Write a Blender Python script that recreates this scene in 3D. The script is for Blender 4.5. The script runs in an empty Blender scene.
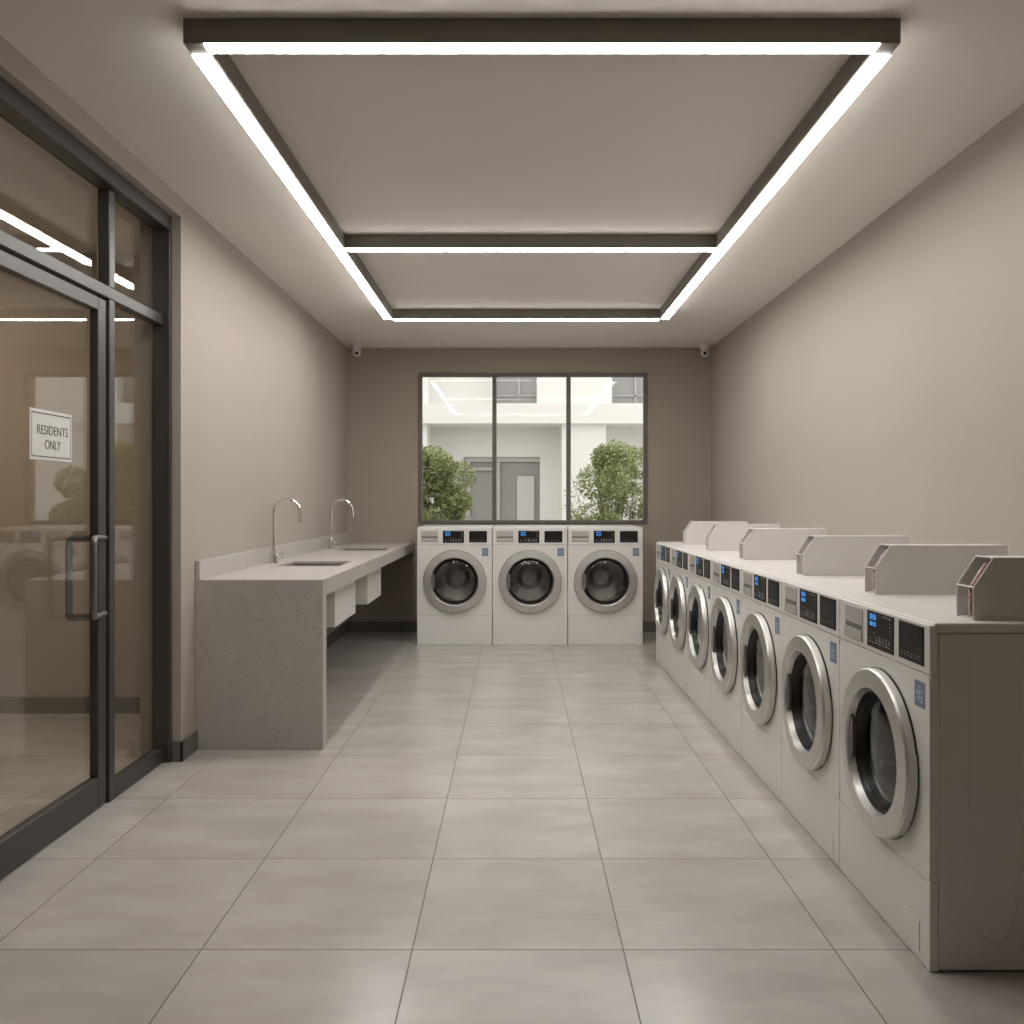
import bpy, bmesh, math, random
from mathutils import Vector, Matrix
PI = math.pi
R = math.radians
random.seed(7)
scene = bpy.context.scene
COL = scene.collection

# ------------------------------------------------------------------ camera
cam_d = bpy.data.cameras.new('camera'); cam = bpy.data.objects.new('camera', cam_d); COL.objects.link(cam)
cam.location = (0, 0, 1.3); cam.rotation_euler = (R(90), 0, 0)
cam_d.sensor_width = 36; cam_d.sensor_height = 36; cam_d.lens = 36 * 880 / 1024
cam_d.shift_x = -4 / 1024; cam_d.shift_y = -12 / 1024
cam_d.clip_start = 0.05; cam_d.clip_end = 200
scene.camera = cam

# ------------------------------------------------------------------ world, exposure, light levels
STRIP = 40.0            # emission of the LED diffusers
HALL = 22.0             # emission of the added hallway panel
w = bpy.data.worlds.new('overcast_sky'); scene.world = w; w.use_nodes = True
wb = w.node_tree.nodes['Background']; wb.inputs[0].default_value = (1.0, 0.985, 0.96, 1); wb.inputs[1].default_value = 1.6
scene.view_settings.view_transform = 'Standard'; scene.view_settings.look = 'None'
scene.view_settings.gamma = 1; scene.view_settings.use_curve_mapping = False
scene.view_settings.exposure = 0.0

# ------------------------------------------------------------------ materials
def nodes(name):
    m = bpy.data.materials.new(name); m.use_nodes = True
    nt = m.node_tree; return m, nt, nt.nodes['Principled BSDF']
def N(nt, t, **k):
    n = nt.nodes.new(t)
    for a, v in k.items(): setattr(n, a, v)
    return n
def L(nt, a, b): nt.links.new(a, b)
def math_n(nt, op, a, b=None):
    n = N(nt, 'ShaderNodeMath', operation=op)
    for i, v in enumerate((a, b)):
        if v is None: continue
        if isinstance(v, (int, float)): n.inputs[i].default_value = v
        else: L(nt, v, n.inputs[i])
    return n.outputs[0]
def mixc(nt, f, a, b):
    n = N(nt, 'ShaderNodeMix', data_type='RGBA')
    if isinstance(f, (int, float)): n.inputs[0].default_value = f
    else: L(nt, f, n.inputs[0])
    for i, v in ((6, a), (7, b)):
        if isinstance(v, tuple): n.inputs[i].default_value = (*v, 1)
        else: L(nt, v, n.inputs[i])
    return n.outputs[2]
def noisy(name, c1, c2, scale=8, rough=0.5, metal=0, stretch=(1, 1, 1), detail=4, bump=0, bscale=60, rv=0.0, spec=0.5):
    m, nt, p = nodes(name)
    tc = N(nt, 'ShaderNodeTexCoord'); mp = N(nt, 'ShaderNodeMapping'); mp.inputs['Scale'].default_value = stretch
    L(nt, tc.outputs['Object'], mp.inputs[0])
    n = N(nt, 'ShaderNodeTexNoise'); n.inputs['Scale'].default_value = scale; n.inputs['Detail'].default_value = detail
    L(nt, mp.outputs[0], n.inputs['Vector'])
    L(nt, mixc(nt, n.outputs[0], c1, c2), p.inputs['Base Color'])
    p.inputs['Metallic'].default_value = metal; p.inputs['Specular IOR Level'].default_value = spec
    if rv:
        L(nt, math_n(nt, 'ADD', math_n(nt, 'MULTIPLY', n.outputs[0], rv), rough - rv / 2), p.inputs['Roughness'])
    else: p.inputs['Roughness'].default_value = rough
    if bump:
        b = N(nt, 'ShaderNodeTexNoise'); b.inputs['Scale'].default_value = bscale
        L(nt, mp.outputs[0], b.inputs['Vector'])
        bb = N(nt, 'ShaderNodeBump'); bb.inputs['Strength'].default_value = bump; bb.inputs['Distance'].default_value = 0.002
        L(nt, b.outputs[0], bb.inputs['Height']); L(nt, bb.outputs[0], p.inputs['Normal'])
    return m
def emit(name, c, s, base=(0.8, 0.8, 0.8)):
    m, nt, p = nodes(name); p.inputs['Base Color'].default_value = (*base, 1)
    p.inputs['Emission Color'].default_value = (*c, 1); p.inputs['Emission Strength'].default_value = s
    return m
def glass(name, tint, f0=0.04, rough=0.0):
    m = bpy.data.materials.new(name); m.use_nodes = True; nt = m.node_tree; nt.nodes.clear()
    o = N(nt, 'ShaderNodeOutputMaterial'); mx = N(nt, 'ShaderNodeMixShader')
    t = N(nt, 'ShaderNodeBsdfTransparent'); t.inputs[0].default_value = (*tint, 1)
    g = N(nt, 'ShaderNodeBsdfGlossy'); g.inputs['Roughness'].default_value = rough; g.inputs[0].default_value = (1, 1, 1, 1)
    lw = N(nt, 'ShaderNodeLayerWeight'); lw.inputs[0].default_value = 0.5
    f = math_n(nt, 'ADD', math_n(nt, 'MULTIPLY', math_n(nt, 'POWER', lw.outputs['Facing'], 5), 1 - f0), f0)
    L(nt, f, mx.inputs[0]); L(nt, t.outputs[0], mx.inputs[1]); L(nt, g.outputs[0], mx.inputs[2]); L(nt, mx.outputs[0], o.inputs[0])
    return m

def tile_mat():
    m, nt, p = nodes('porcelain_floor_tile')
    tc = N(nt, 'ShaderNodeTexCoord'); sp = N(nt, 'ShaderNodeSeparateXYZ'); L(nt, tc.outputs['Object'], sp.inputs[0])
    TW, TD = 0.610, 0.6445
    u = math_n(nt, 'DIVIDE', math_n(nt, 'ADD', sp.outputs[0], 20 * TW - 0.310), TW)
    v = math_n(nt, 'DIVIDE', math_n(nt, 'ADD', sp.outputs[1], 20 * TD - 2.544), TD)
    def line(c, wdt):
        d = math_n(nt, 'ABSOLUTE', math_n(nt, 'SUBTRACT', math_n(nt, 'FRACT', c), 0.5))
        return math_n(nt, 'GREATER_THAN', d, 0.5 - wdt)
    mask = math_n(nt, 'MAXIMUM', line(u, 0.0033), line(v, 0.0033))
    cb = N(nt, 'ShaderNodeCombineXYZ'); L(nt, math_n(nt, 'FLOOR', u), cb.inputs[0]); L(nt, math_n(nt, 'FLOOR', v), cb.inputs[1])
    wn = N(nt, 'ShaderNodeTexWhiteNoise'); L(nt, cb.outputs[0], wn.inputs['Vector'])
    vm = N(nt, 'ShaderNodeVectorMath', operation='MULTIPLY'); vm.inputs[1].default_value = (1.5, 3.4, 1); L(nt, tc.outputs['Object'], vm.inputs[0])
    va = N(nt, 'ShaderNodeVectorMath', operation='ADD'); L(nt, vm.outputs[0], va.inputs[0])
    vs = N(nt, 'ShaderNodeVectorMath', operation='SCALE'); L(nt, wn.outputs['Color'], vs.inputs[0]); vs.inputs['Scale'].default_value = 30
    L(nt, vs.outputs[0], va.inputs[1])
    n1 = N(nt, 'ShaderNodeTexNoise'); n1.inputs['Scale'].default_value = 1.5; n1.inputs['Detail'].default_value = 7; n1.inputs['Roughness'].default_value = 0.62
    L(nt, va.outputs[0], n1.inputs['Vector'])
    cr = N(nt, 'ShaderNodeValToRGB'); L(nt, n1.outputs[0], cr.inputs[0])
    cr.color_ramp.elements[0].position = 0.33; cr.color_ramp.elements[0].color = (0.405, 0.378, 0.353, 1)
    cr.color_ramp.elements[1].position = 0.66; cr.color_ramp.elements[1].color = (0.495, 0.468, 0.442, 1)
    tone = mixc(nt, math_n(nt, 'MULTIPLY', wn.outputs['Value'], 0.12), cr.outputs[0], (0.30, 0.275, 0.25))
    L(nt, mixc(nt, mask, tone, (0.085, 0.077, 0.068)), p.inputs['Base Color'])
    rg = math_n(nt, 'ADD', math_n(nt, 'MULTIPLY', n1.outputs[0], 0.03), 0.235)
    L(nt, math_n(nt, 'ADD', rg, math_n(nt, 'MULTIPLY', mask, 0.4)), p.inputs['Roughness'])
    p.inputs['Specular IOR Level'].default_value = 0.85
    bp = N(nt, 'ShaderNodeBump'); bp.inputs['Strength'].default_value = 0.25; bp.inputs['Distance'].default_value = 0.003; bp.invert = True
    L(nt, mask, bp.inputs['Height']); L(nt, bp.outputs[0], p.inputs['Normal'])
    return m
def terrazzo(name, c1, c2, chip):
    m, nt, p = nodes(name)
    tc = N(nt, 'ShaderNodeTexCoord')
    n = N(nt, 'ShaderNodeTexNoise'); n.inputs['Scale'].default_value = 9; n.inputs['Detail'].default_value = 8; n.inputs['Roughness'].default_value = 0.7
    L(nt, tc.outputs['Object'], n.inputs['Vector'])
    base = mixc(nt, n.outputs[0], c1, c2)
    vo = N(nt, 'ShaderNodeTexNoise'); vo.inputs['Scale'].default_value = 75; vo.inputs['Detail'].default_value = 3
    L(nt, tc.outputs['Object'], vo.inputs['Vector'])
    pit = math_n(nt, 'GREATER_THAN', vo.outputs[0], 0.65)
    pit2 = math_n(nt, 'LESS_THAN', vo.outputs[0], 0.27)
    b2 = mixc(nt, pit, base, chip)
    L(nt, mixc(nt, pit2, b2, tuple(min(1, x * 1.12) for x in c2)), p.inputs['Base Color'])
    p.inputs['Roughness'].default_value = 0.42
    return m
def brushed(name, c, rough=0.28):
    m = noisy(name, c, tuple(x * 0.86 for x in c), scale=14, rough=rough, metal=1, rv=0.06)
    return m

M = {}
M['floor'] = tile_mat()
M['wall'] = noisy('beige_wall_plaster', (0.425, 0.375, 0.325), (0.395, 0.348, 0.302), 1.6, 0.75, bump=0.12, spec=0.25)
M['wall_back'] = noisy('taupe_wall_plaster', (0.39, 0.335, 0.28), (0.365, 0.315, 0.265), 1.6, 0.8, bump=0.12, spec=0.2)
M['ceiling'] = noisy('ceiling_paint', (0.76, 0.715, 0.665), (0.73, 0.69, 0.64), 1.2, 0.85, spec=0.2)
M['baseboard'] = noisy('dark_baseboard', (0.15, 0.135, 0.12), (0.13, 0.117, 0.105), 4, 0.5)
M['frame'] = noisy('anodised_frame', (0.075, 0.069, 0.062), (0.062, 0.057, 0.052), 5, 0.38, metal=0.35)
M['winframe'] = noisy('window_frame_paint', (0.14, 0.125, 0.11), (0.12, 0.105, 0.095), 5, 0.45)
M['profile'] = noisy('bronze_light_profile', (0.20, 0.178, 0.15), (0.18, 0.16, 0.135), 5, 0.5, metal=0.2)
M['led'] = emit('led_diffuser', (1.0, 0.975, 0.94), STRIP)
M['hall_glow'] = emit('added_hall_glow', (1.0, 0.82, 0.62), HALL)
M['glass'] = glass('clear_glass', (0.97, 0.97, 0.95), 0.045)
M['winglass'] = glass('window_glass', (0.985, 0.985, 0.98), 0.006)
M['drumglass'] = glass('smoked_door_glass', (0.72, 0.71, 0.69), 0.045, 0.03)
M['enamel'] = noisy('white_enamel', (0.72, 0.70, 0.675), (0.69, 0.67, 0.645), 3, 0.33)
M['enamel_side'] = noisy('white_enamel_side', (0.70, 0.675, 0.645), (0.67, 0.645, 0.615), 3, 0.4)
M['plastic'] = noisy('white_plastic', (0.72, 0.70, 0.675), (0.69, 0.67, 0.645), 3, 0.4)
M['drawer'] = noisy('grey_drawer_plastic', (0.47, 0.45, 0.425), (0.43, 0.41, 0.39), 5, 0.4)
M['slot'] = noisy('slot_shade_grey', (0.16, 0.15, 0.14), (0.13, 0.12, 0.115), 5, 0.5)
M['silver'] = brushed('brushed_silver', (0.70, 0.685, 0.66), 0.42)
M['silver_dark'] = brushed('grip_silver', (0.27, 0.26, 0.25), 0.48)
M['chrome'] = noisy('chrome', (0.85, 0.84, 0.82), (0.80, 0.79, 0.77), 3, 0.09, metal=1)
M['steel'] = brushed('drum_steel', (0.62, 0.61, 0.59), 0.35)
M['rubber'] = noisy('black_rubber', (0.018, 0.017, 0.016), (0.028, 0.026, 0.025), 20, 0.35)
M['black'] = noisy('black_panel', (0.008, 0.0075, 0.007), (0.012, 0.011, 0.011), 6, 0.4, spec=0.25)
M['screen'] = noisy('grey_screen', (0.014, 0.014, 0.014), (0.018, 0.018, 0.018), 6, 0.3, spec=0.25)
M['blue'] = emit('blue_digits', (0.06, 0.33, 0.85), 0.9, (0.02, 0.05, 0.1))
M['mark'] = noisy('grey_print', (0.42, 0.40, 0.38), (0.32, 0.30, 0.29), 30, 0.5)
M['redled'] = emit('red_lamp', (1.0, 0.12, 0.05), 0.3)
M['sticker'] = noisy('blue_sticker', (0.15, 0.20, 0.27), (0.17, 0.22, 0.29), 12, 0.45)
M['sticker_print'] = noisy('sticker_print', (0.50, 0.56, 0.62), (0.42, 0.48, 0.55), 12, 0.5)
M['stone'] = terrazzo('grey_quartz', (0.38, 0.35, 0.32), (0.50, 0.47, 0.44), (0.20, 0.18, 0.16))
M['stone_lit'] = terrazzo('grey_quartz_lit', (0.43, 0.405, 0.38), (0.51, 0.485, 0.46), (0.40, 0.375, 0.35))  # same stone, lightened in colour for the directly lit top
M['sink'] = noisy('sink_composite', (0.20, 0.18, 0.16), (0.17, 0.155, 0.14), 8, 0.4)
M['paper'] = noisy('sign_card', (0.66, 0.65, 0.62), (0.62, 0.61, 0.585), 6, 0.5)
M['ink'] = noisy('sign_ink', (0.10, 0.09, 0.085), (0.12, 0.11, 0.10), 6, 0.6)
M['housing'] = noisy('coin_box_paint', (0.70, 0.675, 0.65), (0.67, 0.645, 0.62), 3, 0.42)
M['copper'] = noisy('red_wire', (0.42, 0.09, 0.05), (0.30, 0.07, 0.05), 40, 0.4)
M['wire_dark'] = noisy('dark_wire', (0.04, 0.035, 0.03), (0.06, 0.05, 0.045), 40, 0.4)
M['wire_pale'] = noisy('pale_wire', (0.7, 0.66, 0.6), (0.55, 0.5, 0.45), 40, 0.3)
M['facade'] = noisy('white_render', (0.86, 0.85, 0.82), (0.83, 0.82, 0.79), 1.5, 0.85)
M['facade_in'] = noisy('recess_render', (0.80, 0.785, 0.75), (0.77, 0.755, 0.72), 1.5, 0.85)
M['extglass'] = noisy('grey_facade_glass', (0.36, 0.355, 0.345), (0.32, 0.315, 0.305), 2, 0.2)
M['extpanel'] = noisy('pale_door_panel', (0.60, 0.59, 0.57), (0.57, 0.56, 0.54), 2, 0.5)
M['extframe'] = noisy('grey_facade_frame', (0.50, 0.49, 0.47), (0.46, 0.45, 0.43), 2, 0.5)
M['paving'] = noisy('courtyard_paving', (0.55, 0.53, 0.50), (0.48, 0.46, 0.43), 6, 0.8)
M['bark'] = noisy('bark', (0.12, 0.09, 0.06), (0.18, 0.14, 0.10), 30, 0.8)

def leaf_mat():
    m, nt, p = nodes('leaf_green')
    gi = N(nt, 'ShaderNodeNewGeometry')
    cr = N(nt, 'ShaderNodeValToRGB'); L(nt, gi.outputs['Random Per Island'], cr.inputs[0])
    e = cr.color_ramp.elements; e[0].color = (0.20, 0.25, 0.10, 1); e[1].color = (0.72, 0.74, 0.48, 1)
    x = e.new(0.55); x.color = (0.42, 0.46, 0.22, 1)
    L(nt, cr.outputs[0], p.inputs['Base Color']); p.inputs['Roughness'].default_value = 0.45
    tr = N(nt, 'ShaderNodeBsdfTranslucent'); L(nt, cr.outputs[0], tr.inputs[0])
    mx = N(nt, 'ShaderNodeMixShader'); mx.inputs[0].default_value = 0.3
    L(nt, p.outputs[0], mx.inputs[1]); L(nt, tr.outputs[0], mx.inputs[2]); L(nt, mx.outputs[0], nt.nodes['Material Output'].inputs[0])
    return m
M['leaf'] = leaf_mat()

# ------------------------------------------------------------------ mesh helpers
def BM(): return bmesh.new()
def box(bm, x0, x1, y0, y1, z0, z1, bev=0, seg=2):
    r = bmesh.ops.create_cube(bm, size=1)
    vs = r['verts']
    for v in vs:
        v.co = Vector(((x0 + x1) / 2 + v.co.x * (x1 - x0), (y0 + y1) / 2 + v.co.y * (y1 - y0), (z0 + z1) / 2 + v.co.z * (z1 - z0)))
    if bev:
        es = list({e for v in vs for e in v.link_edges})
        bmesh.ops.bevel(bm, geom=es, offset=bev, segments=seg, affect='EDGES', profile=0.5)
    return bm
def prism(bm, pts, axis, a, b):
    """extrude polygon pts (2D) along axis from a to b"""
    def P(p, t):
        if axis == 'x': return (t, p[0], p[1])
        if axis == 'y': return (p[0], t, p[1])
        return (p[0], p[1], t)
    v0 = [bm.verts.new(P(p, a)) for p in pts]; v1 = [bm.verts.new(P(p, b)) for p in pts]
    n = len(pts)
    bm.faces.new(v0); bm.faces.new(list(reversed(v1)))
    for i in range(n): bm.faces.new((v0[i], v1[i], v1[(i + 1) % n], v0[(i + 1) % n]))
    return bm
def lathe(bm, prof, seg=64, cx=0, cz=0, a0=0, a1=2 * PI, y_off=0, closed=False):
    """profile of (r, y) revolved about an axis along Y through (cx, cz)"""
    full = abs(a1 - a0 - 2 * PI) < 1e-6
    cnt = seg if full else seg + 1
    rings = []
    for i in range(cnt):
        a = a0 + (a1 - a0) * i / seg
        rings.append([bm.verts.new((cx + r * math.cos(a), y + y_off, cz + r * math.sin(a))) for r, y in prof])
    m = len(prof)
    for i in range(seg):
        A = rings[i]; B = rings[(i + 1) % cnt]
        for j in range(m if closed else m - 1):
            k = (j + 1) % m
            bm.faces.new((A[j], A[k], B[k], B[j]))
    if closed and not full:
        bm.faces.new(rings[0]); bm.faces.new(list(reversed(rings[-1])))
    return bm
def tube(bm, pts, r, seg=10, cap=True):
    pts = [Vector(p) for p in pts]; rs = r if isinstance(r, (list, tuple)) else [r] * len(pts)
    rings = []; up = None
    for i, p in enumerate(pts):
        t = (pts[min(i + 1, len(pts) - 1)] - pts[max(i - 1, 0)]).normalized()
        if up is None:
            up = Vector((0, 0, 1)) if abs(t.z) < 0.9 else Vector((1, 0, 0))
        s = t.cross(up).normalized(); up = s.cross(t).normalized()
        rings.append([bm.verts.new(p + (s * math.cos(2 * PI * k / seg) + up * math.sin(2 * PI * k / seg)) * rs[i]) for k in range(seg)])
    for i in range(len(pts) - 1):
        for k in range(seg):
            bm.faces.new((rings[i][k], rings[i][(k + 1) % seg], rings[i + 1][(k + 1) % seg], rings[i + 1][k]))
    if cap:
        bm.faces.new(list(reversed(rings[0]))); bm.faces.new(rings[-1])
    return bm
def round_path(pts, rad, n=5):
    pts = [Vector(p) for p in pts]; out = [pts[0]]
    for i in range(1, len(pts) - 1):
        a = (pts[i - 1] - pts[i]).normalized(); b = (pts[i + 1] - pts[i]).normalized()
        p0 = pts[i] + a * rad; p1 = pts[i] + b * rad
        for k in range(n + 1):
            t = k / n; out.append((1 - t) ** 2 * p0 + 2 * t * (1 - t) * pts[i] + t * t * p1)
    out.append(pts[-1]); return out
def cyl(bm, c, r, h, axis='z', seg=24, r2=None):
    r2 = r if r2 is None else r2
    d = {'x': Vector((1, 0, 0)), 'y': Vector((0, 1, 0)), 'z': Vector((0, 0, 1))}[axis]
    c = Vector(c); tube(bm, [c, c + d * h], [r, r2], seg); return bm
def obj(name, bm, mat, parent=None, smooth=False, label=None, kind=None):
    bmesh.ops.recalc_face_normals(bm, faces=bm.faces)
    me = bpy.data.meshes.new(name); bm.to_mesh(me); bm.free()
    for m in (mat if isinstance(mat, list) else [mat]): me.materials.append(m)
    if smooth:
        for p in me.polygons: p.use_smooth = True
        try: me.set_sharp_from_angle(angle=R(24))
        except Exception: pass
    o = bpy.data.objects.new(name, me); COL.objects.link(o)
    if parent: o.parent = parent
    if label: o['label'] = label
    if kind: o['kind'] = kind
    return o
def tag(o, label, cat, group=None, kind=None):
    o['label'] = label; o['category'] = cat
    if group: o['group'] = group
    if kind: o['kind'] = kind
    return o
def thing(name, label, cat, loc=(0, 0, 0), rz=0, group=None):
    o = bpy.data.objects.new(name, None); COL.objects.link(o); o.empty_display_size = 0.1
    o.location = loc; o.rotation_euler = (0, 0, rz)
    return tag(o, label, cat, group)
def struct(name, bm, mat, parent=None, smooth=False):
    o = obj(name, bm, mat, parent, smooth)
    if not parent: o['kind'] = 'structure'
    return o
def dup(root, loc, label, rz=None):
    r = root.copy(); COL.objects.link(r); r.location = loc; r['label'] = label
    if rz is not None: r.rotation_euler = (0, 0, rz)
    for ch in root.children:
        c = ch.copy(); COL.objects.link(c); c.parent = r
        for g in ch.children:
            d = g.copy(); COL.objects.link(d); d.parent = c
    return r

# ------------------------------------------------------------------ the room
XL, XR, YB, YF, ZC = -1.668, 1.925, 8.70, -0.70, 2.805
XO = -1.87                                   # outer face of the left wall
OP0, OP1, OPZ = 1.10, 4.38, 2.71             # glazed opening in the left wall
HX, HY = -5.2, 5.37                          # hallway beyond the glass
struct('floor', box(BM(), HX - 0.1, XR + 0.2, YF - 0.2, YB + 0.2, -0.12, 0), M['floor'])
struct('ceiling', box(BM(), HX - 0.1, XR + 0.2, YF - 0.2, YB + 0.2, ZC, ZC + 0.15), M['ceiling'])
WX0, WX1, WZ0, WZ1 = -0.965, 1.298, 1.064, 2.556
b = BM()
box(b, XL, WX0, YB, YB + 0.2, 0, ZC); box(b, WX1, XR, YB, YB + 0.2, 0, ZC)
box(b, WX0, WX1, YB, YB + 0.2, 0, WZ0); box(b, WX0, WX1, YB, YB + 0.2, WZ1, ZC)
struct('wall_back', b, M['wall_back'])
struct('wall_right', box(BM(), XR, XR + 0.2, YF - 0.2, YB + 0.2, 0, ZC), M['wall'])
b = BM()
box(b, XO, XL, OP1, YB + 0.2, 0, ZC); box(b, XO, XL, OP0, OP1, OPZ, ZC); box(b, XO, XL, YF - 0.2, OP0, 0, ZC)
struct('wall_left', b, M['wall'])
struct('wall_front', box(BM(), XL, XR, YF - 0.2, YF, 0, ZC), M['wall'])
struct('wall_hallway', box(BM(), HX, XO, HY, HY + 0.2, 0, ZC), M['wall'])
struct('wall_hallway_side', box(BM(), HX - 0.1, HX, YF - 0.2, HY + 0.2, 0, ZC), M['wall'])
struct('wall_hallway_front', box(BM(), HX, XO, YF - 0.2, YF, 0, ZC), M['wall'])
bt, bh = 0.014, 0.102
b = BM(); box(b, XL, XL + bt, OP1 - bt, YB, 0, bh, 0.003, 1); box(b, -1.711, XL + bt, OP1 - bt, OP1, 0, bh, 0.003, 1)
struct('baseboard_left', b, M['baseboard'])
struct('baseboard_back', box(BM(), XL + bt, XR, YB - bt, YB, 0, bh, 0.003, 1), M['baseboard'])
struct('baseboard_right', box(BM(), XR - bt, XR, YF, YB - bt, 0, bh, 0.003, 1), M['baseboard'])
struct('baseboard_hallway', box(BM(), HX, XO, HY - bt, HY, 0, bh, 0.003, 1), M['baseboard'])

# window in the back wall
b = BM(); fw = 0.036; fy0, fy1 = YB - 0.012, YB + 0.06
box(b, WX0, WX1, fy0, fy1, WZ1 - fw, WZ1, 0.003, 1); box(b, WX0, WX1, fy0, fy1, WZ0, WZ0 + fw, 0.003, 1)
box(b, WX0, WX0 + fw, fy0, fy1, WZ0 + fw, WZ1 - fw, 0.003, 1); box(b, WX1 - fw, WX1, fy0, fy1, WZ0 + fw, WZ1 - fw, 0.003, 1)
win = struct('window_1', b, M['winframe'])
MX = (-0.214, 0.52)
for mx in MX:
    obj('mullion', box(BM(), mx - 0.021, mx + 0.021, fy0 + 0.004, fy1, WZ0 + fw, WZ1 - fw, 0.003, 1), M['winframe'], win)
xs = [WX0 + fw, MX[0] - 0.021, MX[0] + 0.021, MX[1] - 0.021, MX[1] + 0.021, WX1 - fw]
for k in range(3):
    obj('pane', box(BM(), xs[2 * k], xs[2 * k + 1], YB + 0.022, YB + 0.030, WZ0 + fw, WZ1 - fw), M['winglass'], win)

# glazed storefront in the left wall
FX = -1.745; GX = -1.79; FB = -1.798         # front face, glass plane, back face
b = BM()
box(b, FB, -1.712, OP0, OP1, 2.635, OPZ, 0.003, 1)                  # head
box(b, FB, -1.712, OP1 - 0.028, OP1, 0, 2.635, 0.003, 1)        # far jamb
box(b, FB, FX, OP0, OP0 + 0.05, 0, 2.635, 0.003, 1)                 # near jamb
box(b, FB, FX, OP0 + 0.05, OP1 - 0.028, 2.165, 2.217, 0.003, 1)     # transom
struct('trim_storefront', b, M['frame'])
sf = bpy.data.objects['trim_storefront']
for y0 in (3.778, 2.70):
    obj('mullion', box(BM(), FB, FX, y0, y0 + 0.052, 0, 2.165, 0.003, 1), M['frame'], sf)
    obj('mullion', box(BM(), FB, FX, y0, y0 + 0.052, 2.217, 2.635, 0.003, 1), M['frame'], sf)
obj('sill', box(BM(), FB, FX, 3.83, OP1 - 0.028, 0, 0.07, 0.003, 1), M['frame'], sf)
obj('sill', box(BM(), FB, FX, OP0 + 0.05, 2.70, 0, 0.07, 0.003, 1), M['frame'], sf)
for (ya, yb, za, zb) in ((3.83, OP1 - 0.028, 0.07, 2.165), (OP0 + 0.05, 2.70, 0.07, 2.165),
                         (OP0 + 0.05, 2.70, 2.217, 2.635), (2.752, 3.778, 2.217, 2.635), (3.83, OP1 - 0.028, 2.217, 2.635)):
    obj('pane', box(BM(), GX - 0.005, GX + 0.005, ya, yb, za, zb), M['glass'], sf)
# the door leaf
DX = FX - 0.008; DB = -1.790
door = struct('door_1', box(BM(), DB, DX, 3.693, 3.765, 0.012, 2.153, 0.003, 1), M['frame'])
obj('door_stile', box(BM(), DB, DX, 2.762, 2.834, 0.012, 2.153, 0.003, 1), M['frame'], door)
obj('top_rail', box(BM(), DB, DX, 2.834, 3.693, 2.098, 2.153, 0.003, 1), M['frame'], door)
obj('bottom_rail', box(BM(), DB, DX, 2.834, 3.693, 0.012, 0.135, 0.003, 1), M['frame'], door)
obj('door_pane', box(BM(), GX + 0.004, GX + 0.012, 2.834, 3.693, 0.135, 2.098), M['glass'], door)
b = BM(); tube(b, round_path([(DX - 0.002, 3.755, 1.138), (-1.692, 3.53, 1.148), (-1.692, 3.53, 0.827), (DX - 0.002, 3.755, 0.817)], 0.03), 0.0115, 12)
obj('door_handle', b, M['silver_dark'], door, True)
b = BM(); tube(b, round_path([(DB + 0.002, 3.735, 1.138), (-1.880, 3.70, 1.14), (-1.880, 3.70, 0.80), (DB + 0.002, 3.735, 0.81)], 0.02), 0.0145, 12)
obj('door_handle', b, M['silver_dark'], door, True)

# notice on the door glass
sg = thing('notice_sign', 'small white framed notice reading RESIDENTS ONLY on the glass door', 'sign', (GX + 0.013, 3.364, 1.544))
obj('card', box(BM(), 0, 0.003, -0.153, 0.153, -0.095, 0.095, 0.001, 1), M['paper'], sg)
b = BM(); e = 0.0042
for (ya, yb, za, zb) in ((-0.142, 0.142, 0.079, 0.079 + e), (-0.142, 0.142, -0.083, -0.083 + e), (-0.142, -0.142 + e / 1.5, -0.083, 0.083), (0.142 - e / 1.5, 0.142, -0.083, 0.083)):
    box(b, 0.003, 0.0036, ya, yb, za, zb)
obj('border', b, M['ink'], sg)
def text(s, size, mat, parent, loc, rot, name='lettering', sx=1):
    c = bpy.data.curves.new('txt', 'FONT'); c.body = s; c.size = size; c.align_x = 'CENTER'; c.align_y = 'CENTER'; c.extrude = 0.0004
    t = bpy.data.objects.new('txt', c); COL.objects.link(t)
    bpy.context.view_layer.update()
    me = bpy.data.meshes.new_from_object(t); bpy.data.objects.remove(t); bpy.data.curves.remove(c)
    me.name = name; me.materials.clear(); me.materials.append(mat)
    o = bpy.data.objects.new(name, me); COL.objects.link(o); o.parent = parent; o.location = loc; o.rotation_euler = rot; o.scale = (sx, 1, 1)
    return o
text('RESIDENTS', 0.050, M['ink'], sg, (0.0036, 0.006, 0.018), (R(90), 0, R(90)), sx=0.93)
text('ONLY', 0.050, M['ink'], sg, (0.0036, 0.006, -0.036), (R(90), 0, R(90)), sx=0.85)

# unseen ceiling panel added for the warm hallway glow (behind the glass wall)
for hx, hy, lb in ((-3.6, 4.2, 'unseen square lamp added to give the hallway behind the glass door its glow'),):
    h = thing('added_hall_lamp', lb, 'lamp', (hx, hy, ZC))
    obj('added_lamp_frame', box(BM(), -0.32, 0.32, -0.32, 0.32, -0.03, 0, 0.004, 1), M['plastic'], h)
    obj('diffuser', box(BM(), -0.29, 0.29, -0.29, 0.29, -0.034, -0.03), M['hall_glow'], h)

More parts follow.
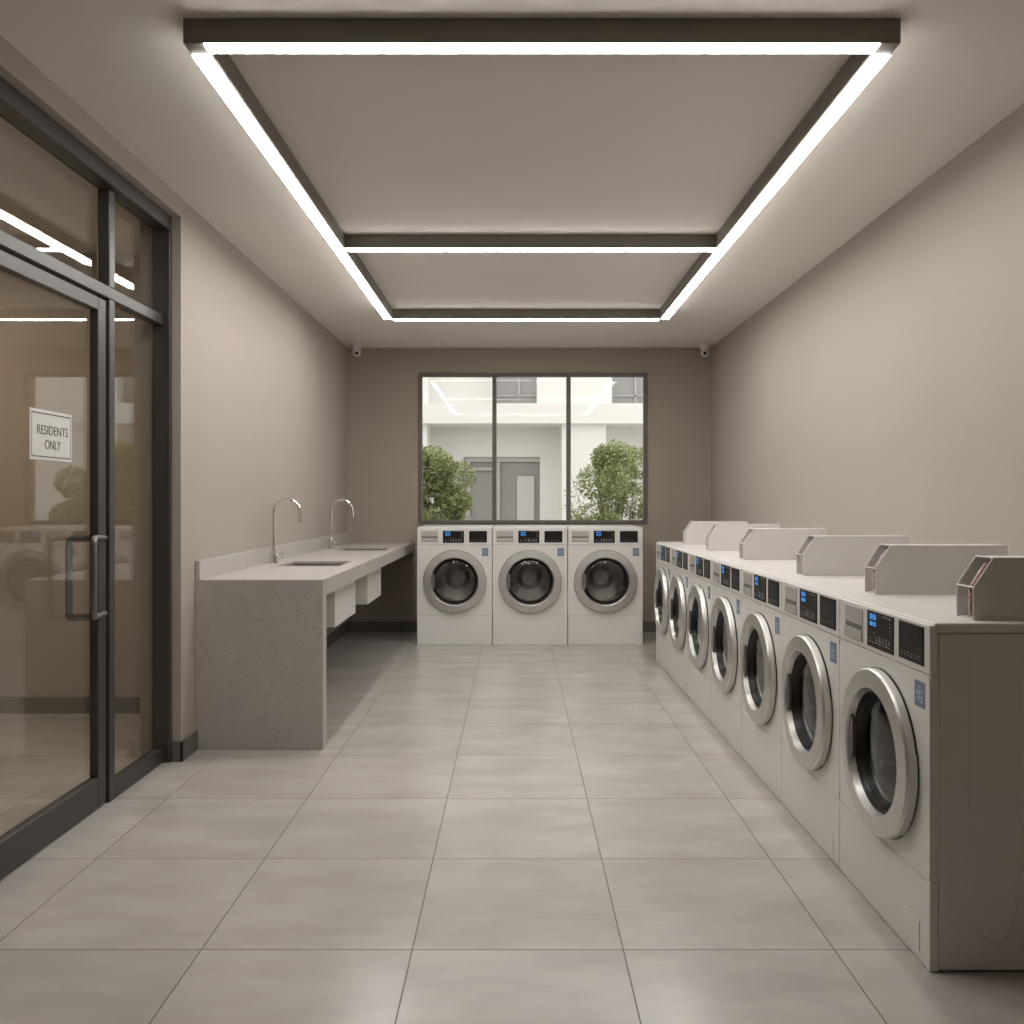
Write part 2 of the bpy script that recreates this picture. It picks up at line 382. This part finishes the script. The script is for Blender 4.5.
# ------------------------------------------------------------------ suspended light frame
lf = thing('linear_light', 'bronze rectangular ceiling light frame with glowing white strips and a crossbar', 'ceiling light', (0.081, 0, ZC))
HW, TH, PW = 1.121, 0.078, 0.070
Y0, Y1, Y2 = 2.748, 4.985, 6.93
for s in (-1, 1):
    for (ya, yb) in ((Y0 + PW, Y1 + 0.04), (Y1 + 0.044, Y2)):
        xa, xb = sorted((s * HW, s * (HW - PW)))
        sec = obj('profile', box(BM(), xa, xb, ya, yb, -TH, 0, 0.0015, 1), M['profile'], lf)
        xa, xb = sorted((s * (HW - 0.001), s * (HW - 0.057)))
        obj('diffuser', box(BM(), xa, xb, ya + 0.004, yb - 0.004, -TH - 0.004, -TH + 0.001), M['led'], sec)
for k, y in enumerate((Y0, Y1, Y2)):
    xw = HW if k != 1 else HW - PW
    sec = obj('profile', box(BM(), -xw, xw, y, y + PW, -TH, 0, 0.0015, 1), M['profile'], lf)
    xe = HW - 0.073 if k else HW - 0.064
    obj('diffuser', box(BM(), -xe, xe, y + 0.002, y + PW - 0.013, -TH - 0.004, -TH + 0.001), M['led'], sec)

# ------------------------------------------------------------------ stone counter with two sinks
CT, CB, CX = 0.884, 0.797, -1.004
CY0, CY1 = 4.576, YB - 0.001
S = ((-1.515, -1.115, 5.55, 5.99), (-1.49, -1.09, 7.28, 7.74))
CY1 = YB - 0.003
ct = thing('stone_counter', 'grey speckled stone counter with a solid end panel along the left wall', 'counter', (-1.33, CY0, 0))
def lc(v, o): return v - o
b = BM(); ox, oy = -1.33, CY0
XL = XL + 0.002
ys = [CY0, S[0][2], S[0][3], S[1][2], S[1][3], CY1]
box(b, XL - ox, CX - ox, 0.089, ys[1] - oy, CB, CT)
box(b, XL - ox, CX - ox, ys[2] - oy, ys[3] - oy, CB, CT)
box(b, XL - ox, CX - ox, ys[4] - oy, ys[5] - oy, CB, CT)
for s in S:
    box(b, XL - ox, s[0] - ox, s[2] - oy, s[3] - oy, CB, CT); box(b, s[1] - ox, CX - ox, s[2] - oy, s[3] - oy, CB, CT)
obj('countertop', b, M['stone_lit'], ct)
obj('end_panel', box(BM(), XL - ox, CX - ox - 0.001, 0.0, 0.088, 0, CT), M['stone'], ct, label='pitted grey stone end panel')
obj('backsplash', box(BM(), XL - ox, XL + 0.022 - ox, 0, CY1 - oy, CT, CT + 0.10, 0.002, 1), M['stone_lit'], ct)
def sink(x0, x1, y0, y1, label):
    cx, cy = (x0 + x1) / 2, (y0 + y1) / 2
    t = thing('sink', label, 'sink', (cx, cy, CT - 0.13), group='counter sinks')
    hx, hy = (x1 - x0) / 2, (y1 - y0) / 2; b = BM(); zb, zt = 0.012, 0.043 + 0.074; tk = 0.006
    box(b, -hx, hx, -hy, hy, 0, zb)
    box(b, -hx, -hx + tk, -hy, hy, zb, zt); box(b, hx - tk, hx, -hy, hy, zb, zt)
    box(b, -hx + tk, hx - tk, -hy, -hy + tk, zb, zt); box(b, -hx + tk, hx - tk, hy - tk, hy, zb, zt)
    obj('basin', b, M['sink'], t)
    b = BM(); cyl(b, (0, 0, zb), 0.04, 0.003); cyl(b, (0, 0, zb + 0.003), 0.022, 0.002)
    obj('drain', b, M['chrome'], t, True)
sink(*S[0], 'rectangular sink sunk in the counter beside the nearer tap')
sink(*S[1], 'rectangular sink sunk in the counter beside the farther tap')
def faucet(x, y, label):
    t = thing('faucet', label, 'tap', (x, y, CT), group='gooseneck taps on the counter')
    b = BM(); cyl(b, (0, 0, 0), 0.031, 0.007); cyl(b, (0, 0, 0.007), 0.025, 0.055, r2=0.023); cyl(b, (0, 0, 0.062), 0.028, 0.014); cyl(b, (0, 0, 0.076), 0.018, 0.022, r2=0.013)
    obj('base', b, M['chrome'], t, True)
    pts = [(0, 0, 0.08), (0, 0, 0.2), (0, 0, 0.335)]
    r = 0.088
    for k in range(1, 14):
        a = PI - PI * k / 13
        pts.append((r + r * math.cos(a), 0, 0.335 + (r - 0.005) * math.sin(a)))
    pts.append((2 * r + 0.004, 0, 0.31))
    b = BM(); tube(b, pts, 0.0105, 14)
    obj('spout', b, M['chrome'], t, True)
    b = BM(); tube(b, [(2 * r + 0.004, 0, 0.318), (2 * r + 0.006, 0, 0.272)], [0.0135, 0.0125], 14)
    obj('aerator', b, M['chrome'], t, True)
    b = BM(); tube(b, [(0.02, 0, 0.050), (0.056, 0, 0.056)], 0.015, 12); tube(b, [(0.052, 0, 0.060), (0.058, 0, 0.094)], [0.005, 0.0035], 10)
    obj('lever', b, M['chrome'], t, True)
faucet(-1.59, 5.77, 'tall chrome gooseneck tap nearer the glass door')
faucet(-1.575, 7.50, 'tall chrome gooseneck tap nearer the back wall')
for (ya, yb, lb) in ((5.35, 6.03, 'white box hung under the counter, nearer the stone end panel'), (6.53, 7.17, 'white box hung under the counter, nearer the washers')):
    t = thing('undercounter_box', lb, 'box', (-1.32, ya, 0.525), group='white boxes under the counter')
    b = BM(); h = CB - 0.525; d = yb - ya; tk = 0.012; W2 = 0.22
    box(b, -W2, W2, 0, tk, 0, h, 0.002, 1); box(b, -W2, W2, d - tk, d, 0, h, 0.002, 1)
    box(b, -W2, -W2 + tk, tk, d - tk, 0, h); box(b, W2 - tk, W2, tk, d - tk, 0, h, 0.002, 1); box(b, -W2 + tk, W2 - tk, tk, d - tk, 0, tk)
    obj('casing', b, M['plastic'], t)

# ------------------------------------------------------------------ washing machines
def plate_hole(bm, x0, x1, z0, z1, cx, cz, r, y0, y1, seg=64):
    """flat plate (front at y0, back at y1) with a round hole"""
    loops = []
    for y in (y0, y1):
        cir = []; out = []
        for i in range(seg):
            a = 2 * PI * (i + 0.5) / seg; c, s = math.cos(a), math.sin(a)
            cir.append(bm.verts.new((cx + r * c, y, cz + r * s)))
            tx = ((x1 - cx) / c if c > 0 else (x0 - cx) / c) if abs(c) > 1e-9 else 1e9
            tz = ((z1 - cz) / s if s > 0 else (z0 - cz) / s) if abs(s) > 1e-9 else 1e9
            t = min(tx, tz); out.append((cx + t * c, cz + t * s))
        # snap nearest to the true corners
        for qx, qz in ((x0, z0), (x1, z0), (x0, z1), (x1, z1)):
            j = min(range(seg), key=lambda k: (out[k][0] - qx) ** 2 + (out[k][1] - qz) ** 2); out[j] = (qx, qz)
        loops.append((cir, [bm.verts.new((p[0], y, p[1])) for p in out]))
    for (c, o) in loops:
        for i in range(seg):
            j = (i + 1) % seg; bm.faces.new((c[i], c[j], o[j], o[i]))
    for i in range(seg):
        j = (i + 1) % seg
        bm.faces.new((loops[0][0][i], loops[0][0][j], loops[1][0][j], loops[1][0][i]))
        bm.faces.new((loops[0][1][i], loops[0][1][j], loops[1][1][j], loops[1][1][i]))
    return bm
SEG7 = {'8': 'abcdefg', '3': 'abgcd', '0': 'abcdef', '5': 'afgcd', '4': 'fgbc', '2': 'abged'}
def digit(bm, ch, x, z, w, h, y, t):
    g = {'a': (x, x + w, z + h - t, z + h), 'g': (x, x + w, z + h / 2 - t / 2, z + h / 2 + t / 2), 'd': (x, x + w, z, z + t),
         'f': (x, x + t, z + h / 2, z + h), 'b': (x + w - t, x + w, z + h / 2, z + h), 'e': (x, x + t, z, z + h / 2), 'c': (x + w - t, x + w, z, z + h / 2)}
    for s in SEG7[ch]:
        a = g[s]; box(bm, a[0], a[1], y - 0.0006, y, a[2], a[3])
def make_washer(name, label, group, W, D, H, band, low, dcx, dcz, dR, q):
    """q: dict of front details; local front faces -Y, base centre of front at origin"""
    t = thing(name, label, 'washing machine', group=group)
    h = W / 2; g = 0.0007; lid = 0.03
    # cabinet shell (open front)
    b = BM(); box(b, -h, h, 0.0262, D, 0.006, H - lid - 0.0008, 0.002, 1)
    kill = [f for f in b.faces if f.calc_center_median().y < 0.030 and abs(f.normal.y) > 0.9]
    bmesh.ops.delete(b, geom=kill, context='FACES')
    obj('cabinet', b, M['enamel_side'], t)
    obj('top_panel', box(BM(), -h, h, 0.012, D, H - lid, H, 0.007, 3), M['enamel'], t)
    obj('plinth', box(BM(), -h + 0.012, h - 0.012, 0.02, D - 0.02, 0, 0.02), M['rubber'], t)
    obj('control_fascia', box(BM(), -h, h, 0, 0.0255, band + g, H - lid * 0.25, 0.004, 3), M['plastic'], t)
    b = BM(); plate_hole(b, -h, h, low + g, band - g, dcx, dcz, dR - 0.035, 0, 0.0255)
    es = [e for e in b.edges if all(abs(v.co.y) < 1e-6 and (abs(abs(v.co.x) - h) < 1e-5 or abs(v.co.z - low - g) < 1e-5 or abs(v.co.z - band + g) < 1e-5) for v in e.verts)]
    bmesh.ops.bevel(b, geom=es, offset=0.004, segments=2, affect='EDGES')
    obj('front_panel', b, M['enamel'], t)
    obj('kick_panel', box(BM(), -h, h, 0, 0.0255, 0.0015, low - g, 0.003, 2), M['enamel'], t)
    # service flap
    fx0, fx1, fz0, fz1 = q['flap']
    fl = obj('service_flap', box(BM(), fx0, fx1, -0.0022, 0.001, fz0, fz1, 0.0015, 2), M['enamel'], t)
    # detergent drawer
    x0, x1, z0, z1 = q['drawer']
    b = BM(); box(b, x0, x1, -0.003, 0.002, z0, z1, 0.0015, 1)
    dr = obj('detergent_drawer', b, M['drawer'], t)
    zs = z0 + (z1 - z0) * 0.36
    obj('pull_slot_shade', box(BM(), x0 + 0.004, x1 - 0.004, -0.0034, -0.0028, zs, zs + (z1 - z0) * 0.14), M['slot'], dr)  # dark strip laid on the drawer as the shade inside the slot
    obj('grip', box(BM(), x0 + 0.002, x1 - 0.002, -0.006, -0.003, z0 + 0.004, zs - 0.002, 0.003, 2), M['drawer'], dr)
    # display
    x0, x1, z0, z1 = q['display']; pw, ph = x1 - x0, z1 - z0
    dp = obj('display', box(BM(), x0, x1, -0.003, 0.002, z0, z1, 0.0008, 1), M['black'], t)
    b = BM(); y = -0.003
    for rr, (zz, hh, txt) in enumerate(((0.78, 0.145, '83'), (0.60, 0.11, '50'))):
        for k, ch in enumerate(txt):
            digit(b, ch, x0 + pw * (0.12 + 0.13 * k), z0 + ph * zz, pw * 0.105, ph * hh, y, ph * 0.034)
    obj('digits', b, M['blue'], dp)
    b = BM(); rn = random.Random(3)
    for k in range(5): box(b, x0 + pw * 0.86, x0 + pw * (0.90 + rn.random() * 0.05), y - 0.0005, y, z0 + ph * (0.88 - 0.095 * k), z0 + ph * (0.895 - 0.095 * k))
    box(b, x0 + pw * 0.60, x0 + pw * 0.94, y - 0.0005, y, z0 + ph * 0.915, z0 + ph * 0.935)
    for r_ in range(3):
        for k in range(7):
            if rn.random() < 0.12: continue
            xx = x0 + pw * (0.10 + 0.122 * k); zz = z0 + ph * (0.30 - 0.085 * r_)
            ww = pw * (0.035 + 0.045 * rn.random()); hh = ph * (0.018 + 0.03 * rn.random())
            box(b, xx, xx + ww, y - 0.0005, y, zz, zz + hh)
    obj('button_print', b, M['mark'], dp)
    obj('indicator_lamp', box(BM(), x0 + pw * 0.27, x0 + pw * 0.30, y - 0.0007, y, z0 + ph * 0.40, z0 + ph * 0.415), M['redled'], dp)
    # payment panel
    x0, x1, z0, z1 = q['pay']; pw, ph = x1 - x0, z1 - z0
    pp = obj('payment_panel', box(BM(), x0, x1, -0.003, 0.002, z0, z1, 0.0008, 1), M['black'], t)
    obj('screen', box(BM(), x0 + pw * 0.16, x0 + pw * 0.92, y - 0.0006, y, z0 + ph * 0.34, z0 + ph * 0.88), M['screen'], pp)
    b = BM()
    for r_ in range(2):
        for k in range(6):
            xx = x0 + pw * (0.10 + 0.14 * k); zz = z0 + ph * (0.20 - 0.075 * r_)
            box(b, xx, xx + pw * 0.05, y - 0.0005, y, zz, zz + ph * 0.022)
    obj('button_print', b, M['mark'], pp)
    # sticker
    x0, x1, z0, z1 = q['sticker']; pw, ph = x1 - x0, z1 - z0
    st = obj('sticker', box(BM(), x0, x1, -0.0008, 0.001, z0, z1), M['sticker'], t)
    b = BM()
    for (a, c, d, e_) in ((0.30, 0.55, 0.76, 0.80), (0.22, 0.36, 0.48, 0.64), (0.44, 0.50, 0.44, 0.68), (0.56, 0.78, 0.60, 0.65), (0.30, 0.62, 0.36, 0.40), (0.26, 0.40, 0.22, 0.30), (0.50, 0.74, 0.20, 0.25), (0.66, 0.71, 0.28, 0.50)):
        box(b, x0 + pw * a, x0 + pw * c, -0.0012, -0.0007, z0 + ph * d, z0 + ph * e_)
    obj('sticker_print', b, M['sticker_print'], st)
    # drum
    b = BM(); dr_ = dR - 0.045
    lathe(b, [(dr_, 0.05), (dr_, 0.42), (dr_ * 0.93, 0.45), (dr_ * 0.5, 0.44), (dr_ * 0.3, 0.41), (0.0005, 0.405)], 48, dcx, dcz)
    for k in range(3):
        a = PI / 2 + 2 * PI * k / 3
        m = Matrix.Translation((dcx, 0, dcz)) @ Matrix.Rotation(-a, 4, 'Y')
        nb = len(b.verts); b.verts.ensure_lookup_table()
        prism(b, [(dr_, -0.035), (dr_ - 0.06, -0.008), (dr_ - 0.06, 0.008), (dr_, 0.035)], 'y', 0.06, 0.43)
        b.verts.ensure_lookup_table(); bmesh.ops.transform(b, matrix=m, verts=b.verts[nb:])
    obj('drum', b, M['steel'], t, True)
    b = BM(); lathe(b, [(dR - 0.036, 0.002), (dR - 0.040, 0.05), (dR - 0.055, 0.065), (dR - 0.068, 0.06), (dR - 0.066, 0.045), (dR - 0.052, 0.036), (dR - 0.046, 0.002)], 64, dcx, dcz)
    obj('gasket', b, M['rubber'], t, True)
    # door: black back rim standing in for the shadow gap, silver ring, glass bowl, grip, hinge cover
    Rr = dR; ri = dR * 0.765
    b = BM(); lathe(b, [(ri + 0.01, 0.0), (Rr + 0.002, 0.0), (Rr + 0.002, -0.004), (ri + 0.01, -0.007)], 72, dcx, dcz, closed=True)
    dm = obj('door', b, M['rubber'], t, True)
    prof = [(Rr - 0.004, -0.003), (Rr, -0.006), (Rr, -0.026), (Rr - 0.0045, -0.0335),
            (ri + 0.003, -0.0385), (ri - 0.001, -0.036), (ri - 0.012, -0.004), (ri + 0.004, -0.004)]
    b = BM(); lathe(b, prof, 96, dcx, dcz, closed=True)
    obj('door_ring', b, M['silver'], dm, True)
    b = BM(); lathe(b, [(ri - 0.009, -0.014), (ri - 0.014, -0.016), (ri - 0.017, 0.0), (ri - 0.021, 0.006), (ri - 0.023, 0.002), (ri - 0.025, 0.014), (ri - 0.030, 0.022), (ri - 0.010, 0.022)], 72, dcx, dcz, closed=True)
    obj('inner_rim', b, M['rubber'], dm, True)
    b = BM(); rg = ri - 0.027; prof = [(rg, 0.015)]
    for k in range(1, 9):
        a = PI / 2 * k / 8; prof.append((max(rg * math.cos(a), 0.0004), 0.015 - 0.022 * math.sin(a)))
    lathe(b, prof, 64, dcx, dcz)
    obj('door_glass', b, M['drumglass'], dm, True)
    a0 = R(157); n = 12; arc = [(dcx + math.cos(a0 + (2 * PI - 2 * a0) * k / n) * (ri - 0.002), dcz + math.sin(a0 + (2 * PI - 2 * a0) * k / n) * (ri - 0.002)) for k in range(n + 1)]
    xin = dcx - ri + 0.034
    arc += [(xin + 0.0, dcz - 0.062), (xin + 0.004, dcz - 0.045), (xin + 0.004, dcz + 0.045), (xin, dcz + 0.062)]
    b = BM(); prism(b, arc, 'y', -0.030, -0.020)
    obj('door_grip', b, M['silver_dark'], dm)
    hp = [(Rr + 0.006, -0.006), (Rr + 0.006, -0.028), (Rr + 0.0005, -0.037), (Rr - 0.018, -0.0392), (Rr - 0.018, -0.02)]
    b = BM(); lathe(b, hp, 20, dcx, dcz, R(-48), R(14), closed=True)
    obj('hinge_cover', b, M['silver'], dm, True)
    return t

qb = dict(flap=(0.128, 0.278, 0.03, 0.13), drawer=(-0.30, -0.149, 0.925, 1.022), display=(-0.105, 0.084, 0.916, 1.024),
          pay=(0.130, 0.290, 0.920, 1.022), sticker=(0.246, 0.302, 0.797, 0.868))
wb_ = make_washer('washing_machine', 'white washing machine below the window, leftmost of three, beside the stone counter', 'washing machines under the window',
                  0.670, 0.765, 1.056, 0.898, 0.265, 0, 0.572, 0.279, qb)
YW = 7.89; x0 = -0.888 + 0.3375
wb_.location = (x0, YW, 0)
dup(wb_, (x0 + 0.676, YW, 0), 'white washing machine below the window, the middle one of three')
dup(wb_, (x0 + 1.352, YW, 0), 'white washing machine below the window, rightmost of three, nearest the side row')
qr = dict(flap=(0.128, 0.278, 0.03, 0.112), drawer=(-0.278, -0.128, 0.832, 0.943), display=(-0.088, 0.108, 0.832, 0.946),
          pay=(0.146, 0.304, 0.836, 0.945), sticker=(0.246, 0.310, 0.717, 0.790))
wr = make_washer('washing_machine', 'nearest washing machine of the right row, its whole side panel showing', 'washing machines along the right wall',
                 0.672, 0.765, 0.962, 0.816, 0.245, 0.016, 0.518, 0.255, qr)
wr.rotation_euler = (0, 0, -PI / 2)
XW, P, YS = 1.1375, 0.676, 2.418
wr.location = (XW, YS + P / 2, 0)
names = ['second washing machine from the front in the right row', 'third washing machine from the front in the right row',
         'fourth washing machine in the right row, halfway down the wall', 'fifth washing machine from the front in the right row',
         'sixth washing machine in the right row, next to the farthest one', 'farthest washing machine of the right row, nearest the window wall']
for k in range(6): dup(wr, (XW, YS + P * (k + 1.5), 0), names[k])
# stamped channel in the exposed side of the nearest machine
def side_emboss(parent):
    prof = []
    for t_ in range(9): prof.append((0.112 + 0.0 * t_, 0.86 - t_ * 0.07))
    prof += [(0.116, 0.24), (0.122, 0.18), (0.130, 0.135), (0.142, 0.105), (0.160, 0.088), (0.185, 0.082), (0.205, 0.088), (0.222, 0.11), (0.236, 0.16), (0.246, 0.25), (0.252, 0.34)]
    prof += [(0.256, 0.86)]
    b = BM(); x = parent_h = 0.336
    tube(b, [(x - 0.0005, p[0], p[1]) for p in prof], 0.0038, 8)
    box(b, x - 0.002, x + 0.0006, 0.030, 0.76, H_lid - 0.032, H_lid - 0.029)
    return obj('stamped_channel', b, M['enamel_side'], parent, True)
H_lid = 0.93
side_emboss(wr)

# ------------------------------------------------------------------ coin boxes on the right row
def coin_box(y_far, label, first=[None]):
    loc = (1.285, y_far - 0.05, 0.962)
    if first[0] is not None: return dup(first[0], loc, label)
    t = thing('coin_box', label, 'coin box', loc, group='coin boxes on top of the right row')
    poly = [(0, 0), (0, 0.092), (0.056, 0.176), (0.47, 0.176), (0.47, 0)]
    hw, k = 0.048, 0.0035
    b = BM()
    for s in (-1, 1):
        a, c = sorted((s * hw, s * (hw - k))); prism(b, [(p[0], p[1]) for p in poly], 'y', a, c)
    i = hw - k
    box(b, 0.056, 0.47, -i, i, 0.1725, 0.176); box(b, 0.4665, 0.47, -i, i, 0.0035, 0.1725); box(b, 0.004, 0.4665, -i, i, 0, 0.0035)
    box(b, 0.0, 0.005, -i, i, 0.090, 0.0945)
    obj('housing', b, M['housing'], t)
    b = BM()
    for s in (-1, 1):
        tube(b, [(0.000, s * (hw - 0.0018), 0.001), (0.000, s * (hw - 0.0018), 0.092), (0.056, s * (hw - 0.0018), 0.176)], 0.0028, 6)
    tube(b, [(0.0, -hw, 0.0925), (0.0, hw, 0.0925)], 0.0026, 6); tube(b, [(0.056, -hw, 0.175), (0.056, hw, 0.175)], 0.0026, 6)
    obj('edge_trim', b, M['enamel'], t)
    obj('inner_bracket', box(BM(), 0.11, 0.114, -i, i, 0.004, 0.172), M['housing'], t)
    rn = random.Random(11)
    for mat, n, nm in (('wire_dark', 7, 'dark wires'), ('copper', 4, 'red wires'), ('wire_pale', 4, 'pale wires')):
        b = BM()
        for _ in range(n):
            yy = -0.016 + rn.random() * 0.014; z = 0.008; pts = []; xo = 0.004 + rn.random() * 0.012
            while z < 0.165:
                xb = max(0.006, (z - 0.092) * 0.67 + 0.008)
                pts.append((xb + xo * 0.5 + rn.random() * 0.008, yy + rn.random() * 0.008, z)); z += 0.012 + rn.random() * 0.01
            tube(b, pts, 0.003, 6)
        obj('wiring', b, M[mat], t, True, label=nm)
    first[0] = t
    return t
for y, lb in ((2.567, 'open-fronted white coin box with wires showing, on the nearest right-row machine'),
              (3.24, 'white coin box second from the front on the right row'),
              (4.03, 'white coin box third from the front on the right row'),
              (5.06, 'white coin box fourth from the front on the right row'),
              (5.95, 'white coin box on the right row, next to the farthest one'),
              (6.76, 'farthest white coin box on the right row, nearest the window wall')):
    coin_box(y, lb)

# ------------------------------------------------------------------ security cameras
def seccam(x, y, yaw, label):
    t = thing('security_camera', label, 'security camera', (x, y, ZC), yaw, 'ceiling security cameras')
    b = BM(); cyl(b, (0, 0, -0.050), 0.038, 0.050, r2=0.052); obj('base', b, M['plastic'], t, True)
    b = BM(); bmesh.ops.create_uvsphere(b, u_segments=28, v_segments=16, radius=0.043); bmesh.ops.translate(b, verts=b.verts, vec=(0, 0, -0.078))
    obj('ball_housing', b, M['plastic'], t, True)
    b = BM(); d = Vector((0, -0.92, -0.38)).normalized(); c = Vector((0, 0, -0.078))
    tube(b, [c + d * 0.030, c + d * 0.0425, c + d * 0.0445], [0.016, 0.016, 0.013], 20); obj('lens', b, M['black'], t, True)
seccam(-1.540, 8.50, R(14), 'small white security camera at the left end of the ceiling above the window wall')
seccam(1.825, 8.50, R(-14), 'small white security camera at the right end of the ceiling above the window wall')

# ------------------------------------------------------------------ courtyard outside
struct('ground', box(BM(), -9, 9, YB + 0.2, 22, -0.3, -0.05), M['paving'])
FY = 14.0; s_ = FY / 880
def fx(x): return (x - 516) * s_
def fz(y): return 1.3 + (500 - y) * s_
bd = thing('building', 'white rendered building across the courtyard seen through the window', 'building', (0, FY, -0.05))
zb = 0.0
def fb(b, xa, xb, ya, yb, d0, d1):     # pixels for the outline, metres of depth behind FY
    box(b, fx(xa), fx(xb), d0, d1, fz(yb) + 0.05 if yb < 590 else 0, fz(ya) + 0.05)
b = BM()
fb(b, 100, 427, 424, 600, 0, 0.6); fb(b, 562, 606, 424, 600, 0, 0.6); fb(b, 690, 900, 424, 600, 0, 0.6)
fb(b, 100, 900, 404, 424, -0.12, 0.6)
fb(b, 100, 428, 300, 404, 0, 0.6); fb(b, 491, 496, 300, 404, 0, 0.6); fb(b, 537, 612, 300, 404, 0, 0.6); fb(b, 690, 900, 300, 404, 0, 0.6)
fb(b, 100, 900, 40, 300, 0, 0.6)
obj('wall', b, M['facade'], bd)
b = BM()
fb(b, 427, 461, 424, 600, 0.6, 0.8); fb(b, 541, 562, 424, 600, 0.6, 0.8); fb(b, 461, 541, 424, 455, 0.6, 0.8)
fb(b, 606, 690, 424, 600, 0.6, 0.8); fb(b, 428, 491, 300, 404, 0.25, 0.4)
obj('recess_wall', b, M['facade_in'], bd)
f = obj('entrance_glazing', None or box(BM(), fx(461), fx(541), 0.72, 0.76, 0, fz(455) + 0.05), M['extglass'], bd)
b = BM()
for (a, c, d, e_) in ((461, 468, 460, 600), (494, 499, 460, 600), (461, 541, 455, 460), (468, 494, 466, 469)): box(b, fx(a), fx(c), 0.66, 0.72, fz(e_) + 0.05 if e_ < 590 else 0, fz(d) + 0.05)
obj('glazing_frame', b, M['extframe'], f)
obj('door_panel', box(BM(), fx(517), fx(535), 0.68, 0.72, 0, fz(475) + 0.05), M['extpanel'], f)
for (a, c, m1) in ((496, 537, 519), (612, 690, 637)):
    f = obj('window', box(BM(), fx(a), fx(c), 0.22, 0.26, fz(404) + 0.05, fz(300) + 0.05), M['extglass'], bd)
    b = BM(); box(b, fx(m1 - 1), fx(m1 + 1), 0.18, 0.22, fz(404) + 0.05, fz(300) + 0.05); box(b, fx(a), fx(c), 0.18, 0.22, fz(395) + 0.05, fz(393.5) + 0.05)
    obj('glazing_bar', b, M['extframe'], f)

def shrub(x, y, rx, ry, z0, z1, n, seed, label, sprigs=()):
    rn = random.Random(seed)
    t = thing('shrub', label, 'shrub', (x, y, -0.05), group='shrubs outside the window')
    blobs = []
    for k in range(44):
        a = rn.random() * 2 * PI; u = rn.random(); rr = math.sqrt(rn.random()) * 0.85; zz = z0 + (z1 - z0) * (0.08 + 0.84 * u)
        wd = math.sin(PI * min(1, 0.22 + 0.62 * u)) ** 0.5
        blobs.append((Vector((rx * rr * math.cos(a) * wd, ry * rr * math.sin(a) * wd, zz)), 0.13 + 0.13 * rn.random()))
    vs, fs = [], []
    def leaf(c, s):
        d = Vector((rn.gauss(0, 1), rn.gauss(0, 1), rn.gauss(0.2, 0.8))).normalized(); q = d.cross(Vector((rn.gauss(0, 1), rn.gauss(0, 1), rn.gauss(0, 1)))).normalized()
        nn = d.cross(q); i = len(vs)
        vs.extend([c - d * s, c + q * s * 0.42 + nn * s * 0.12, c + d * s, c - q * s * 0.42 + nn * s * 0.12]); fs.append((i, i + 1, i + 2)); fs.append((i, i + 2, i + 3))
    for _ in range(n):
        c, r = blobs[rn.randrange(len(blobs))]
        v = Vector((rn.gauss(0, 1), rn.gauss(0, 1), rn.gauss(0, 1))).normalized() * r * (0.55 + 0.5 * rn.random() ** 0.7)
        leaf(c + v, 0.016 + 0.016 * rn.random())
    bb = BM()
    for c, r in blobs:
        tube(bb, [(0, 0, 0.0), (c.x * 0.25, c.y * 0.25, c.z * 0.45), tuple(c)], [0.014, 0.008, 0.003], 6)
    for (dx, dy, z) in sprigs:
        tube(bb, [(0, 0, 0), (dx * 0.6, dy * 0.6, z * 0.55), (dx, dy, z)], [0.008, 0.005, 0.002], 6)
        for _ in range(70):
            u = rn.random() ** 0.6; c = Vector((dx * (0.6 + 0.4 * u), dy, z * (0.55 + 0.45 * u))); leaf(c + Vector((rn.gauss(0, 0.045), rn.gauss(0, 0.045), rn.gauss(0, 0.045))), 0.02)
    me = bpy.data.meshes.new('foliage'); me.from_pydata([tuple(v) for v in vs], [], fs); me.materials.append(M['leaf'])
    o = bpy.data.objects.new('foliage', me); COL.objects.link(o); o.parent = t
    obj('stem', bb, M['bark'], t, True)
shrub(-1.10, 10.6, 0.60, 0.42, 0.25, 1.98, 34000, 5, 'green leafy shrub outside the left pane of the window',
      ((0.34, -0.1, 1.15), (0.44, -0.1, 1.28), (0.56, -0.1, 1.22), (0.40, 0, 1.45), (0.50, 0, 1.10)))
shrub(1.27, 10.6, 0.80, 0.46, 0.25, 2.04, 40000, 9, 'green leafy shrub outside the right pane of the window',
      ((-0.66, -0.1, 1.40), (-0.60, 0, 1.62), (-0.62, 0, 1.20)))
